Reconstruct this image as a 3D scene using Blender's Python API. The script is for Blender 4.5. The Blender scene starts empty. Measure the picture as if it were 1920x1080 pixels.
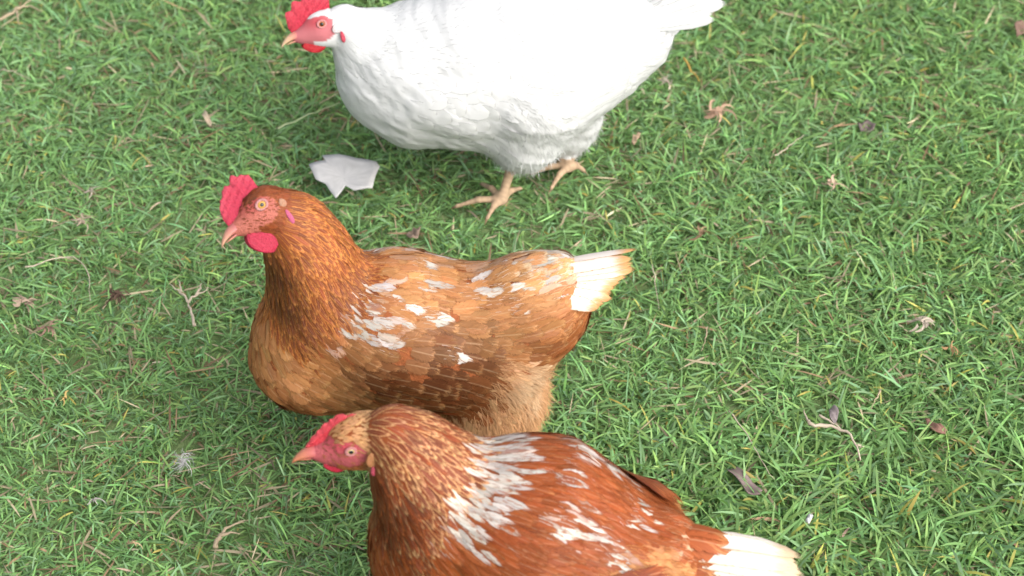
import bpy, math, random
import numpy as np
from mathutils import Vector
from mathutils.bvhtree import BVHTree

# ------------------------------------------------------------------ camera, light, exposure
S = bpy.context.scene
COL = S.collection
RNG = np.random.default_rng(11)
random.seed(5)

PITCH, DIST, LENS = math.radians(42.0), 2.2, 70.0
FWD = np.array([0, math.cos(PITCH), -math.sin(PITCH)])
UPV = np.array([0, math.sin(PITCH), math.cos(PITCH)])
RGT = np.array([1.0, 0, 0])
CAM = np.array([0, 0, 0.10]) - FWD * DIST
FPX = 1920 * LENS / 36.0

cd = bpy.data.cameras.new("camera")
cam = bpy.data.objects.new("camera", cd)
COL.objects.link(cam)
cam.location = CAM
cam.rotation_euler = (math.pi / 2 - PITCH, 0, 0)
cd.lens, cd.sensor_width = LENS, 36.0
cd.clip_start, cd.clip_end = 0.05, 200.0
cd.dof.use_dof = True
cd.dof.focus_distance = 2.06
cd.dof.aperture_fstop = 6.3
S.camera = cam

SUN_EL, SUN_AZ = math.radians(42), math.radians(132)      # azimuth measured from +Y towards +X
W = bpy.data.worlds.new("World")
S.world = W
W.use_nodes = True
wn = W.node_tree
sky = wn.nodes.new("ShaderNodeTexSky")
sky.sky_type = 'NISHITA'
sky.sun_disc = False
sky.sun_elevation = SUN_EL
sky.sun_rotation = SUN_AZ
sky.dust_density = 4.0
sky.air_density = 1.0
sky.ozone_density = 0.6
_bw = wn.nodes.new("ShaderNodeRGBToBW")            # thin cloud: most of the blue is washed out of the sky
wn.links.new(sky.outputs[0], _bw.inputs[0])
_mx = wn.nodes.new("ShaderNodeMix"); _mx.data_type = 'RGBA'; _mx.inputs[0].default_value = 0.72
wn.links.new(sky.outputs[0], _mx.inputs[6]); wn.links.new(_bw.outputs[0], _mx.inputs[7])
wn.links.new(_mx.outputs[2], wn.nodes["Background"].inputs[0])
wn.nodes["Background"].inputs[1].default_value = 0.15

sl = bpy.data.lights.new("sun", 'SUN')
sl.energy, sl.angle, sl.color = 0.75, math.radians(80), (1.0, 0.96, 0.90)
sun = bpy.data.objects.new("sun", sl)
COL.objects.link(sun)
sd = Vector((math.sin(SUN_AZ) * math.cos(SUN_EL), math.cos(SUN_AZ) * math.cos(SUN_EL), math.sin(SUN_EL)))
sun.rotation_euler = sd.to_track_quat('Z', 'Y').to_euler()

S.view_settings.view_transform = 'Standard'
S.view_settings.look = 'None'
S.view_settings.gamma = 1.0
S.view_settings.exposure = 1.5
S.render.engine = 'CYCLES'
S.cycles.use_denoising = True
S.cycles.max_bounces = 8
S.cycles.transparent_max_bounces = 32


# ------------------------------------------------------------------ helpers
def nrm(a):
    a = np.asarray(a, float)
    return a / (np.linalg.norm(a, axis=-1, keepdims=True) + 1e-12)

def ray(u, v):
    return FWD + (u - 960) / FPX * RGT - (v - 540) / FPX * UPV

def on_level(u, v, z):
    d = ray(u, v)
    return CAM + d * ((z - CAM[2]) / d[2])

def pix(p):
    q = np.asarray(p) - CAM
    w = q @ FWD
    return 960 + FPX * (q @ RGT) / w, 540 - FPX * (q @ UPV) / w

def srgb(r, g, b):
    c = np.array([r, g, b]) / 255.0
    return np.where(c <= 0.04045, c / 12.92, ((c + 0.055) / 1.055) ** 2.4)

def make_mesh(name, verts, faces, mat, parent=None, attrs=None, uv=None, smooth=True, base=(0, 0, 0)):
    """faces: (n,k) int array of one size or a list of such arrays; attrs: name -> (n,3) point colours or (n,) floats"""
    verts = np.asarray(verts, np.float32) - np.asarray(base, np.float32)
    fl = faces if isinstance(faces, list) else [faces]
    fl = [np.asarray(f, np.int32) for f in fl if len(f)]
    me = bpy.data.meshes.new(name)
    me.vertices.add(len(verts))
    me.vertices.foreach_set("co", verts.ravel())
    loops = np.concatenate([f.ravel() for f in fl])
    sizes = np.concatenate([np.full(len(f), f.shape[1], np.int32) for f in fl])
    starts = np.concatenate([[0], np.cumsum(sizes)[:-1]]).astype(np.int32)
    me.loops.add(len(loops))
    me.loops.foreach_set("vertex_index", loops)
    me.polygons.add(len(sizes))
    me.polygons.foreach_set("loop_start", starts)
    me.polygons.foreach_set("loop_total", sizes)
    me.update(calc_edges=True)
    if smooth:
        me.polygons.foreach_set("use_smooth", np.ones(len(sizes), bool))
    for k, a in (attrs or {}).items():
        a = np.asarray(a, np.float32)
        if a.ndim == 1:
            at = me.attributes.new(k, 'FLOAT', 'POINT')
            at.data.foreach_set("value", a)
        else:
            at = me.attributes.new(k, 'FLOAT_COLOR', 'POINT')
            at.data.foreach_set("color", np.concatenate([a, np.ones((len(a), 1), np.float32)], 1).ravel())
    if uv is not None:
        l = me.uv_layers.new(name="UVMap")
        l.data.foreach_set("uv", np.asarray(uv, np.float32)[loops].ravel())
    me.validate()
    me.materials.append(mat)
    o = bpy.data.objects.new(name, me)
    COL.objects.link(o)
    if parent is not None:
        o.parent = parent
    return o

def tag(o, label=None, cat=None, group=None, kind=None):
    if label: o["label"] = label
    if cat: o["category"] = cat
    if group: o["group"] = group
    if kind: o["kind"] = kind
    return o

class NT:
    def __init__(self, name):
        self.m = bpy.data.materials.new(name)
        self.m.use_nodes = True
        self.t = self.m.node_tree
        self.bsdf = self.t.nodes["Principled BSDF"]
        self.out = self.t.nodes["Material Output"]
    def n(self, kind, **kw):
        x = self.t.nodes.new(kind)
        for k, v in kw.items():
            if k.startswith("i_"):
                x.inputs[int(k[2:])].default_value = v
            else:
                setattr(x, k, v)
        return x
    def l(self, a, b):
        self.t.links.new(a, b)
    def math(self, op, a, b=None, c=None):
        x = self.n("ShaderNodeMath", operation=op)
        for i, q in enumerate((a, b, c)):
            if q is None: continue
            if isinstance(q, (int, float)): x.inputs[i].default_value = q
            else: self.l(q, x.inputs[i])
        return x.outputs[0]
    def attr(self, name):
        return self.n("ShaderNodeAttribute", attribute_name=name)
    def mix(self, fac, a, b, blend='MIX'):
        x = self.n("ShaderNodeMix", data_type='RGBA', blend_type=blend)
        for sock, q in ((x.inputs[0], fac), (x.inputs[6], a), (x.inputs[7], b)):
            if isinstance(q, (int, float)): sock.default_value = q
            elif isinstance(q, tuple): sock.default_value = q
            else: self.l(q, sock)
        return x.outputs[2]

# ------------------------------------------------------------------ materials
def feather_material(name, rough=0.55, spec=0.25, transl=0.15, shaft=0.35, streak=0.5, loose=0.7, fade=0.78, bump=0.35, edgep=4.0, edgew=.6, mott=1.2):
    N = NT(name)
    uvn = N.n("ShaderNodeUVMap")
    sep = N.n("ShaderNodeSeparateXYZ"); N.l(uvn.outputs[0], sep.inputs[0])
    u, v = sep.outputs[0], sep.outputs[1]                   # u: -1..1 across, v: 0..1 along
    au = N.math('ABSOLUTE', u)
    rnd = N.attr("rnd").outputs["Fac"]
    # barb streaks run outward from the shaft
    comb = N.n("ShaderNodeCombineXYZ")
    N.l(N.math('MULTIPLY', N.math('SUBTRACT', v, N.math('MULTIPLY', au, 0.45)), 14.0), comb.inputs[0])
    N.l(N.math('MULTIPLY', u, 1.1), comb.inputs[1])
    N.l(N.math('MULTIPLY', rnd, 37.0), comb.inputs[2])
    noi = N.n("ShaderNodeTexNoise"); N.l(comb.outputs[0], noi.inputs["Vector"])
    noi.inputs["Scale"].default_value = 1.3; noi.inputs["Detail"].default_value = 3.0
    nf = noi.outputs["Fac"]
    ca, cb = N.attr("ca").outputs["Color"], N.attr("cb").outputs["Color"]
    # edge and tip take colour cb
    e = N.math('MAXIMUM', N.math('MULTIPLY', N.math('POWER', au, edgep), edgew), N.math('MULTIPLY_ADD', v, 2.2, -1.25))
    e = N.math('ADD', e, N.math('MULTIPLY_ADD', nf, mott, -mott * .5))
    mr = N.n("ShaderNodeMapRange", interpolation_type='SMOOTHSTEP')
    N.l(e, mr.inputs[0]); mr.inputs[1].default_value = 0.30; mr.inputs[2].default_value = 0.75
    c = N.mix(mr.outputs[0], ca, cb)
    # shaft
    sh = N.n("ShaderNodeMapRange"); N.l(au, sh.inputs[0])
    sh.inputs[1].default_value = 0.03; sh.inputs[2].default_value = 0.10
    sh.inputs[3].default_value = shaft; sh.inputs[4].default_value = 0.0
    c = N.mix(sh.outputs[0], c, N.mix(0.75, cb, (0.75, 0.55, 0.34, 1)))
    st = N.math('MULTIPLY_ADD', nf, streak, 1.0 - streak * 0.5)
    stc = N.n("ShaderNodeCombineColor")
    for i in range(3): N.l(st, stc.inputs[i])
    c = N.mix(1.0, c, stc.outputs[0], 'MULTIPLY')
    N.l(c, N.bsdf.inputs["Base Color"])
    N.bsdf.inputs["Roughness"].default_value = rough
    N.bsdf.inputs["Specular IOR Level"].default_value = spec
    b = N.n("ShaderNodeBump"); b.inputs["Strength"].default_value = bump; b.inputs["Distance"].default_value = 0.001
    N.l(nf, b.inputs["Height"]); N.l(b.outputs[0], N.bsdf.inputs["Normal"])
    tr = N.n("ShaderNodeBsdfTranslucent"); N.l(c, tr.inputs[0])
    mx = N.n("ShaderNodeMixShader"); mx.inputs[0].default_value = transl
    N.l(N.bsdf.outputs[0], mx.inputs[1]); N.l(tr.outputs[0], mx.inputs[2])
    # loose barbs: the vane thins out towards its edge and tip
    al = N.n("ShaderNodeMapRange", interpolation_type='SMOOTHSTEP')
    ed = N.math('MAXIMUM', au, N.math('MULTIPLY_ADD', v, 1.6, -0.62))
    N.l(N.math('MULTIPLY_ADD', nf, loose, ed), al.inputs[0])
    al.inputs[1].default_value = fade + loose * .5; al.inputs[2].default_value = 1.02 + loose * .42
    al.inputs[3].default_value = 0.0; al.inputs[4].default_value = 1.0
    tp = N.n("ShaderNodeBsdfTransparent")
    m2 = N.n("ShaderNodeMixShader"); N.l(al.outputs[0], m2.inputs[0])
    N.l(mx.outputs[0], m2.inputs[1]); N.l(tp.outputs[0], m2.inputs[2])
    N.l(m2.outputs[0], N.out.inputs[0])
    return N.m

def attr_material(name, rough=0.6, spec=0.3, noise=120.0, amount=0.25, bump=0.4, sss=0.0, transl=0.0):
    """colour from the point attribute Col, with fine mottling and bump"""
    N = NT(name)
    c = N.attr("Col").outputs["Color"]
    tc = N.n("ShaderNodeTexCoord")
    noi = N.n("ShaderNodeTexNoise"); N.l(tc.outputs["Object"], noi.inputs["Vector"])
    noi.inputs["Scale"].default_value = noise; noi.inputs["Detail"].default_value = 5.0
    noi.inputs["Roughness"].default_value = 0.65
    st = N.math('MULTIPLY_ADD', noi.outputs["Fac"], amount * 2, 1.0 - amount)
    cc = N.n("ShaderNodeCombineColor")
    for i in range(3): N.l(st, cc.inputs[i])
    c = N.mix(1.0, c, cc.outputs[0], 'MULTIPLY')
    N.l(c, N.bsdf.inputs["Base Color"])
    N.bsdf.inputs["Roughness"].default_value = rough
    N.bsdf.inputs["Specular IOR Level"].default_value = spec
    if sss:
        N.bsdf.inputs["Subsurface Weight"].default_value = sss
        N.bsdf.inputs["Subsurface Radius"].default_value = (0.006, 0.002, 0.001)
        N.bsdf.inputs["Subsurface Scale"].default_value = 1.0
    b = N.n("ShaderNodeBump"); b.inputs["Strength"].default_value = bump; b.inputs["Distance"].default_value = 0.002
    N.l(noi.outputs["Fac"], b.inputs["Height"]); N.l(b.outputs[0], N.bsdf.inputs["Normal"])
    if transl:
        tr = N.n("ShaderNodeBsdfTranslucent"); N.l(c, tr.inputs[0])
        mx = N.n("ShaderNodeMixShader"); mx.inputs[0].default_value = transl
        N.l(N.bsdf.outputs[0], mx.inputs[1]); N.l(tr.outputs[0], mx.inputs[2])
        N.l(mx.outputs[0], N.out.inputs[0])
    return N.m

M_FEATH = feather_material("rufous feathers", loose=1.0, shaft=.20, mott=1.9)
M_TAIL = feather_material("tail quills", loose=0.35, fade=.86, shaft=.22, edgep=6.0, edgew=1.15, mott=.7)
M_HACKLE = feather_material("hackle feathers", loose=0.7, shaft=.15, edgep=1.6, edgew=1.0)
M_WHITE = feather_material("white feathers", rough=0.7, spec=0.15, transl=0.0, shaft=0.0, streak=0.05, loose=0.15, fade=0.86, bump=0.0)
M_BODY = attr_material("hen skin", rough=0.6, spec=0.25, noise=330.0, amount=0.38, bump=1.0)
M_WBODY = attr_material("white down skin", rough=0.7, spec=0.15, noise=300.0, amount=0.04, bump=0.1)
M_COMB = attr_material("comb flesh", rough=0.5, spec=0.3, noise=380.0, amount=0.30, bump=0.9, sss=0.12)
M_HORN = attr_material("beak horn", rough=0.38, spec=0.4, noise=150.0, amount=0.15, bump=0.15)
M_EYE = attr_material("eye", rough=0.08, spec=0.3, noise=900.0, amount=0.12, bump=0.0)
M_DOWN = attr_material("down", rough=0.8, spec=0.1, noise=200.0, amount=0.1, bump=0.0, transl=0.3)
M_GRASS = attr_material("grass blades", rough=0.58, spec=0.22, noise=60.0, amount=0.15, bump=0.1, transl=0.36)
M_LITTER = attr_material("dry litter", rough=0.8, spec=0.15, noise=220.0, amount=0.3, bump=0.3, transl=0.1)
M_PAPER = attr_material("torn paper", rough=0.75, spec=0.2, noise=90.0, amount=0.12, bump=0.3, transl=0.1)

# ------------------------------------------------------------------ implicit bodies
def hash_noise(x, y, f, seed):
    """smooth value noise"""
    r = np.random.default_rng(seed).random((64, 64))
    X, Y = x * f + 100, y * f + 100
    i, j = np.floor(X).astype(int), np.floor(Y).astype(int)
    a, b = X - i, Y - j
    a, b = a * a * (3 - 2 * a), b * b * (3 - 2 * b)
    g = lambda p, q: r[p % 64, q % 64]
    return (g(i, j) * (1 - a) + g(i + 1, j) * a) * (1 - b) + (g(i, j + 1) * (1 - a) + g(i + 1, j + 1) * a) * b

def surface_nets(D, h, org):
    ins = D < 0
    nx, ny, nz = D.shape
    cnt = np.zeros((nx - 1, ny - 1, nz - 1), np.int8)
    for i in (0, 1):
        for j in (0, 1):
            for k in (0, 1):
                cnt += ins[i:nx - 1 + i, j:ny - 1 + j, k:nz - 1 + k]
    act = (cnt > 0) & (cnt < 8)
    cells = np.argwhere(act)
    idx = np.full(act.shape, -1, np.int64)
    idx[act] = np.arange(len(cells))
    acc = np.zeros((len(cells), 3)); num = np.zeros(len(cells))
    cor = [np.array(c) for c in np.ndindex(2, 2, 2)]
    for a in cor:
        for ax in range(3):
            if a[ax] == 1: continue
            b = a.copy(); b[ax] = 1
            da = D[tuple((cells + a).T)]; db = D[tuple((cells + b).T)]
            m = (da < 0) != (db < 0)
            t = np.where(m, da / np.where(m, da - db, 1), 0)
            p = a + t[:, None] * (b - a)
            acc[m] += p[m]; num[m] += 1
    V = (cells + acc / num[:, None]) * h + org
    F = []
    for ax in range(3):
        o1, o2 = (ax + 1) % 3, (ax + 2) % 3
        sl0 = [slice(None)] * 3; sl1 = [slice(None)] * 3
        sl0[ax] = slice(0, -1); sl1[ax] = slice(1, None)
        e = ins[tuple(sl0)] != ins[tuple(sl1)]
        E_ = np.argwhere(e)
        E_ = E_[(E_[:, o1] > 0) & (E_[:, o2] > 0) & (E_[:, o1] < D.shape[o1] - 1) & (E_[:, o2] < D.shape[o2] - 1)]
        s = ins[tuple(E_.T)]
        q = []
        for d1, d2 in ((1, 1), (0, 1), (0, 0), (1, 0)):
            c = E_.copy(); c[:, o1] -= d1; c[:, o2] -= d2
            q.append(idx[tuple(c.T)])
        q = np.stack(q, 1)
        q[~s] = q[~s][:, ::-1]
        F.append(q)
    return V, np.concatenate(F)

class Cone:                 # round cone a->b; flow = direction feathers lie
    def __init__(s, a, ra, b, rb, tag, k=0.02, flow=None):
        s.a, s.b, s.ra, s.rb, s.tag, s.k = np.asarray(a, float), np.asarray(b, float), ra, rb, tag, k
        s.flow = nrm(s.b - s.a) if flow is None else nrm(flow)
    def box(s):
        return (np.minimum(s.a - s.ra, s.b - s.rb), np.maximum(s.a + s.ra, s.b + s.rb))
    def sd(s, P):
        ab = s.b - s.a
        t = np.clip(((P - s.a) @ ab) / (ab @ ab), 0, 1)
        return np.linalg.norm(P - (s.a + t[..., None] * ab), axis=-1) - (s.ra + t * (s.rb - s.ra))

class Ell:
    def __init__(s, c, axes, rad, tag, k=0.02, flow=(0, 0, 0)):
        s.c, s.A, s.r, s.tag, s.k = np.asarray(c, float), np.asarray(axes, float), np.asarray(rad, float), tag, k
        s.flow = nrm(flow)
    def box(s):
        e = np.sqrt(((s.A * s.r[:, None]) ** 2).sum(0))
        return s.c - e, s.c + e
    def sd(s, P):
        q = (P - s.c) @ s.A.T
        k0 = np.linalg.norm(q / s.r, axis=-1); k1 = np.linalg.norm(q / s.r ** 2, axis=-1)
        return k0 * (k0 - 1) / np.maximum(k1, 1e-9)

def implicit(prims, h=0.0025, smooth=2):
    lo = np.min([p.box()[0] for p in prims], 0) - 0.02
    hi = np.max([p.box()[1] for p in prims], 0) + 0.02
    n = np.ceil((hi - lo) / h).astype(int) + 1
    D = np.full(n, 0.06, np.float32)
    ax = [lo[i] + h * np.arange(n[i]) for i in range(3)]
    for p in prims:
        b0, b1 = p.box()
        i0 = np.maximum(np.floor((b0 - 0.03 - lo) / h).astype(int), 0)
        i1 = np.minimum(np.ceil((b1 + 0.03 - lo) / h).astype(int) + 1, n)
        G = np.stack(np.meshgrid(*[ax[i][i0[i]:i1[i]] for i in range(3)], indexing='ij'), -1)
        d = p.sd(G).astype(np.float32)
        s = tuple(slice(i0[i], i1[i]) for i in range(3))
        a = D[s]
        hh = np.clip(0.5 + 0.5 * (a - d) / p.k, 0, 1)
        D[s] = a + (d - a) * hh - p.k * hh * (1 - hh)
    V, F = surface_nets(D, h, lo)
    # Laplacian smoothing
    for _ in range(smooth):
        acc = np.zeros_like(V); num = np.zeros(len(V))
        for i in range(4):
            j = (i + 1) % 4
            np.add.at(acc, F[:, i], V[F[:, j]]); np.add.at(num, F[:, i], 1)
            np.add.at(acc, F[:, j], V[F[:, i]]); np.add.at(num, F[:, j], 1)
        V = 0.5 * V + 0.5 * acc / num[:, None]
    return V, F

# ------------------------------------------------------------------ feathers
ROWS = np.array([0, .22, .45, .68, .88, 1.0])
WID = {'round': np.array([.55, .86, 1, .97, .68, .16]),
       'lance': np.array([.5, .9, 1, .78, .42, .04]),
       'long':  np.array([.55, .8, .95, 1, .8, .2]),
       'tail':  np.array([.5, .8, 1, .95, .62, .08]),
       'quill': np.array([.6, .9, 1, .95, .66, .14])}
COLS = np.array([-1, -.5, 0, .5, 1])
NR, NC = len(ROWS), len(COLS)
_i = np.arange(NR - 1)[:, None] * NC + np.arange(NC - 1)[None, :]
QUAD = np.stack([_i, _i + 1, _i + NC + 1, _i + NC], -1).reshape(-1, 4)

class FeatherSet:
    def __init__(s):
        s.V, s.ca, s.cb, s.rnd = [], [], [], []
    def add(s, P, Nn, L, Wd, shape, ca, cb, camber=.18, roll=0.0):
        """P (NR,3) spine points, Nn (NR,3) outward normals"""
        T = nrm(np.gradient(P, axis=0))
        B = nrm(np.cross(Nn, T))
        w = WID[shape] * Wd * .5
        X = P[:, None, :] + B[:, None, :] * (w[:, None] * COLS)[..., None] \
            + Nn[:, None, :] * ((-camber * Wd * (COLS ** 2)[None, :] + roll * w[:, None] * COLS))[..., None]
        s.V.append(X.reshape(-1, 3))
        s.ca.append(ca); s.cb.append(cb); s.rnd.append(random.random())
    def build(s, name, mat, parent, base):
        n = len(s.V)
        if not n: return None
        V = np.concatenate(s.V)
        F = (QUAD[None] + (np.arange(n) * NR * NC)[:, None, None]).reshape(-1, 4)
        uv = np.stack(np.meshgrid(COLS, ROWS), -1).reshape(-1, 2)
        rep = NR * NC
        return make_mesh(name, V, F, mat, parent, base=base, uv=np.tile(uv, (n, 1)),
                         attrs={'ca': np.repeat(np.array(s.ca), rep, 0), 'cb': np.repeat(np.array(s.cb), rep, 0),
                                'rnd': np.repeat(np.array(s.rnd), rep)})

def loft(rings, close=True):
    """rings: (m,n,3) -> verts, quads (+caps as fan to centre verts)"""
    R = np.asarray(rings, float)
    m, n = R.shape[:2]
    V = list(R.reshape(-1, 3))
    q = []
    for i in range(m - 1):
        for j in range(n):
            k = (j + 1) % n
            q.append((i * n + j, i * n + k, (i + 1) * n + k, (i + 1) * n + j))
    t = []
    for ring, flip in ((0, True), (m - 1, False)):
        c = len(V); V.append(R[ring].mean(0))
        for j in range(n):
            k = (j + 1) % n
            a, b = ring * n + j, ring * n + k
            t.append((b, a, c) if flip else (a, b, c))
    return np.array(V), [np.array(q), np.array(t)]

def tube(points, radii, n=6):
    P = np.asarray(points, float); r = np.asarray(radii, float)
    T = nrm(np.gradient(P, axis=0))
    ref = np.array([0.31, 0.52, 0.79])
    A = nrm(np.cross(T, ref)); B = np.cross(T, A)
    th = np.linspace(0, 2 * math.pi, n, endpoint=False)
    R = P[:, None] + r[:, None, None] * (A[:, None] * np.cos(th)[None, :, None] + B[:, None] * np.sin(th)[None, :, None])
    return loft(R)

def resample(pts, n):
    P = np.asarray(pts, float)
    d = np.concatenate([[0], np.cumsum(np.linalg.norm(np.diff(P, axis=0), axis=1))])
    t = np.linspace(0, d[-1], n)
    Q = np.stack([np.interp(t, d, P[:, i]) for i in range(P.shape[1])], 1)
    for _ in range(2):
        Q[1:-1] = .5 * Q[1:-1] + .25 * (Q[:-2] + Q[2:])
    return Q

def col_like(V, c):
    return np.tile(np.asarray(c, float)[None], (len(V), 1))

# ------------------------------------------------------------------ hens
class Hen:
    def __init__(s, ground_uv, z, yaw):
        g = on_level(*ground_uv, z)
        s.H = np.array([-math.cos(yaw), math.sin(yaw), 0.0])       # heading
        s.L = np.cross([0, 0, 1.0], s.H)                            # its left side, towards the camera
        s.G = np.array([g[0], g[1], 0.0])
        s.prims = []
    def P(s, u, v, lat=0.0):
        d = ray(u, v)
        t = ((s.G - CAM) @ s.L + lat) / (d @ s.L)
        return CAM + d * t
    def R(s, u, v, rpx, lat=0.0):
        return rpx * ((s.P(u, v, lat) - CAM) @ FWD) / FPX
    def chain(s, tagname, stations, k=.02, flow=None):
        """stations (u, v, r_px[, lateral metres])"""
        st = [(x + (0.0,))[:4] for x in stations]
        for a, b in zip(st[:-1], st[1:]):
            s.prims.append(Cone(s.P(a[0], a[1], a[3]), s.R(a[0], a[1], a[2], a[3]),
                                s.P(b[0], b[1], b[3]), s.R(b[0], b[1], b[2], b[3]), tagname, k, flow))
    def head(s, eye_uv, lat, ang, tau, psi):
        """head frame: ang = beak below image-left, tau = crown leaning to the viewer, psi = beak turned to the viewer"""
        p = s.P(*eye_uv, lat)
        B = nrm(CAM - p)
        ux = nrm(np.cross(UPV, B)); uy = np.cross(B, ux)
        f0 = -math.cos(ang) * ux - math.sin(ang) * uy
        u0 = -math.sin(ang) * ux + math.cos(ang) * uy
        f = f0 * math.cos(psi) + B * math.sin(psi)
        Bp = B * math.cos(psi) - f0 * math.sin(psi)
        s.hf = f
        s.hu = u0 * math.cos(tau) + Bp * math.sin(tau)
        s.hl = Bp * math.cos(tau) - u0 * math.sin(tau)
        s.ho = p - s.hl * 0.0165
        A = np.array([s.hf, s.hl, s.hu])
        s.HA = A
        s.prims += [
            Ell(s.hp(-4, 0, -7), A, (.024, .0185, .0215), 'head', .008, flow=-s.hf),
            Cone(s.hp(6, 0, -6), .0150, s.hp(30, 0, -8), .0072, 'head', .008, flow=-s.hf),
            Cone(s.hp(-9, 0, -14), .0140, s.hp(20, 0, -11.5), .0085, 'head', .008, flow=-s.hf - .5 * s.hu),
        ]
    def hp(s, x, y, z):          # head millimetres -> world
        return s.ho + (s.hf * x + s.hl * y + s.hu * z) * .001
    def hlocal(s, P):
        return (np.asarray(P) - s.ho) @ s.HA.T * 1000.0
    def leg(s, hock, foot, toes, r=.0056):
        s.prims.append(Cone(hock, r * 1.15, foot, r, 'shank', .004))
        for t in toes:
            t = np.asarray(t, float)
            mid = foot * .5 + t * .5 + np.array([0, 0, .005])
            s.prims.append(Cone(foot, r * .9, mid, r * .72, 'toe', .005))
            s.prims.append(Cone(mid, r * .72, t, r * .50, 'toe', .003))
            d = nrm(t - mid)
            s.prims.append(Cone(t, r * .45, t + d * .011 + np.array([0, 0, -.004]), r * .18, 'claw', .002))

def hen_body(hen, skin, plume, flesh, leg_col):
    V, F = implicit(hen.prims)
    if getattr(hen, 'soft', 0):
        nn = np.zeros_like(V)
        fn = np.cross(V[F[:, 2]] - V[F[:, 0]], V[F[:, 3]] - V[F[:, 1]])
        for i in range(4): np.add.at(nn, F[:, i], fn)
        nn = nrm(nn)
        sd_ = np.stack([p.sd(V) for p in hen.prims], 1).argmin(1)
        okk = np.array([p.tag not in ('head', 'shank', 'toe', 'claw') for p in hen.prims])[sd_]
        y = V[:, 2] + .35 * V[:, 0]
        f = hash_noise(V[:, 0] + .3 * V[:, 1], y, 22, 91) + .6 * hash_noise(V[:, 0] * .6, y, 75, 92) + .35 * hash_noise(V[:, 0] * .7, y, 150, 93)
        V = V + nn * ((f - .95) * hen.soft * okk)[:, None]
    hen.V, hen.F = V, F
    hen.bvh = BVHTree.FromPolygons([Vector(v) for v in V], F.tolist())
    names = [p.tag for p in hen.prims]
    sds = np.stack([p.sd(V) for p in hen.prims], 1)
    near = sds.argmin(1)
    tags = np.array(names)[near]
    C = np.tile(np.asarray(plume, float), (len(V), 1))
    skin, flesh, leg_col = np.asarray(skin) * .55, np.asarray(flesh) * .55, np.asarray(leg_col) * .80
    hl = hen.hlocal(V)
    isleg = np.isin(tags, ('shank', 'toe')); C[isleg] = leg_col
    for i, p in enumerate(hen.prims):
        if p.tag in ('shank', 'toe'):
            m = (near == i)
            ab = p.b - p.a
            t = ((V[m] - p.a) @ ab) / np.linalg.norm(ab)
            C[m] *= (.90 + .10 * np.sin(t * 2 * math.pi / .0062))[:, None] * (1 - .25 * hash_noise(V[m][:, 0], V[m][:, 1], 160, 8))[:, None]
    C[tags == 'claw'] = np.asarray(leg_col) * np.array([.42, .40, .38])
    face = bare_face(hl, getattr(hen, 'facew', 1.0)) & (tags != 'shank')
    C[face] = skin
    # flushed cheeks, paler folds near the jaw
    w = np.exp(-(((hl[:, 0] - 6) / 14) ** 2 + ((hl[:, 2] - 4) / 7) ** 2))[:, None]
    C = np.where(face[:, None], C * (1 - .6 * w) + np.asarray(flesh) * .6 * w, C)
    hen.tags_of = names
    return V, F, C

def bare_face(h, k=1.0):
    x, y, z = h[:, 0], h[:, 1], h[:, 2]
    e = ((x - 3) / (17 * k)) ** 2 + ((z + 5.5) / (13.5 * k)) ** 2 < 1
    snout = (x > 13) & (z < 9 - (x - 13) * .1)
    back = x < -14
    return (e | snout) & ~back & (np.linalg.norm(h, axis=1) < 60) & (np.abs(y) > -1) & ((z < 9.0))

def sample_surface(hen, zones):
    """zones: tag -> density per m2. Dart throwing over the body surface."""
    V, F = hen.V, hen.F
    A, B, C, D = (V[F[:, i]] for i in range(4))
    cen = (A + B + C + D) / 4
    area = .5 * np.linalg.norm(np.cross(C - A, D - B), axis=1)
    nor = nrm(np.cross(C - A, D - B))
    sds = np.stack([p.sd(cen) for p in hen.prims], 1)
    tags = np.array(hen.tags_of)[sds.argmin(1)]
    # flow
    w = np.exp(-np.maximum(sds - sds.min(1, keepdims=True), 0) / .018)
    fl = np.stack([p.flow for p in hen.prims])
    body = np.array([t not in ('shank', 'toe', 'claw') for t in hen.tags_of])
    flow = (w * body) @ fl
    flow = nrm(flow - (flow * nor).sum(1, keepdims=True) * nor)
    hl = hen.hlocal(cen)
    bare = bare_face(hl, getattr(hen, 'facew', 1.0)) & (tags == 'head')
    out = {}
    for z, (dens) in zones.items():
        sel = np.where((tags == z) & ~bare)[0]
        if not len(sel): continue
        a = area[sel]; tot = a.sum()
        n = int(tot * dens * 3.0)
        pick = RNG.choice(len(sel), n, p=a / tot)
        r = .72 / math.sqrt(dens)
        cell = {}
        keep = []
        for q in pick:
            f = sel[q]
            st = RNG.random(2)
            p = (A[f] * (1 - st[0]) + B[f] * st[0]) * (1 - st[1]) + (D[f] * (1 - st[0]) + C[f] * st[0]) * st[1]
            key = tuple(np.floor(p / r).astype(int))
            ok = True
            for dx in (-1, 0, 1):
                for dy in (-1, 0, 1):
                    for dz in (-1, 0, 1):
                        for o in cell.get((key[0] + dx, key[1] + dy, key[2] + dz), ()):
                            if (o[0] - p[0]) ** 2 + (o[1] - p[1]) ** 2 + (o[2] - p[2]) ** 2 < r * r:
                                ok = False; break
                        if not ok: break
                    if not ok: break
                if not ok: break
            if ok:
                cell.setdefault(key, []).append(p)
                keep.append((p, nor[f], flow[f]))
        out[z] = keep
    if 'head' in zones:                                            # bristles on the bare face
        sel = np.where((tags == 'head') & bare & (hl[:, 0] < 24))[0]
        out['bristle'] = [(cen[f], nor[f], flow[f]) for f in RNG.choice(sel, min(len(sel), 130), replace=False)]
    return out

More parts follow.
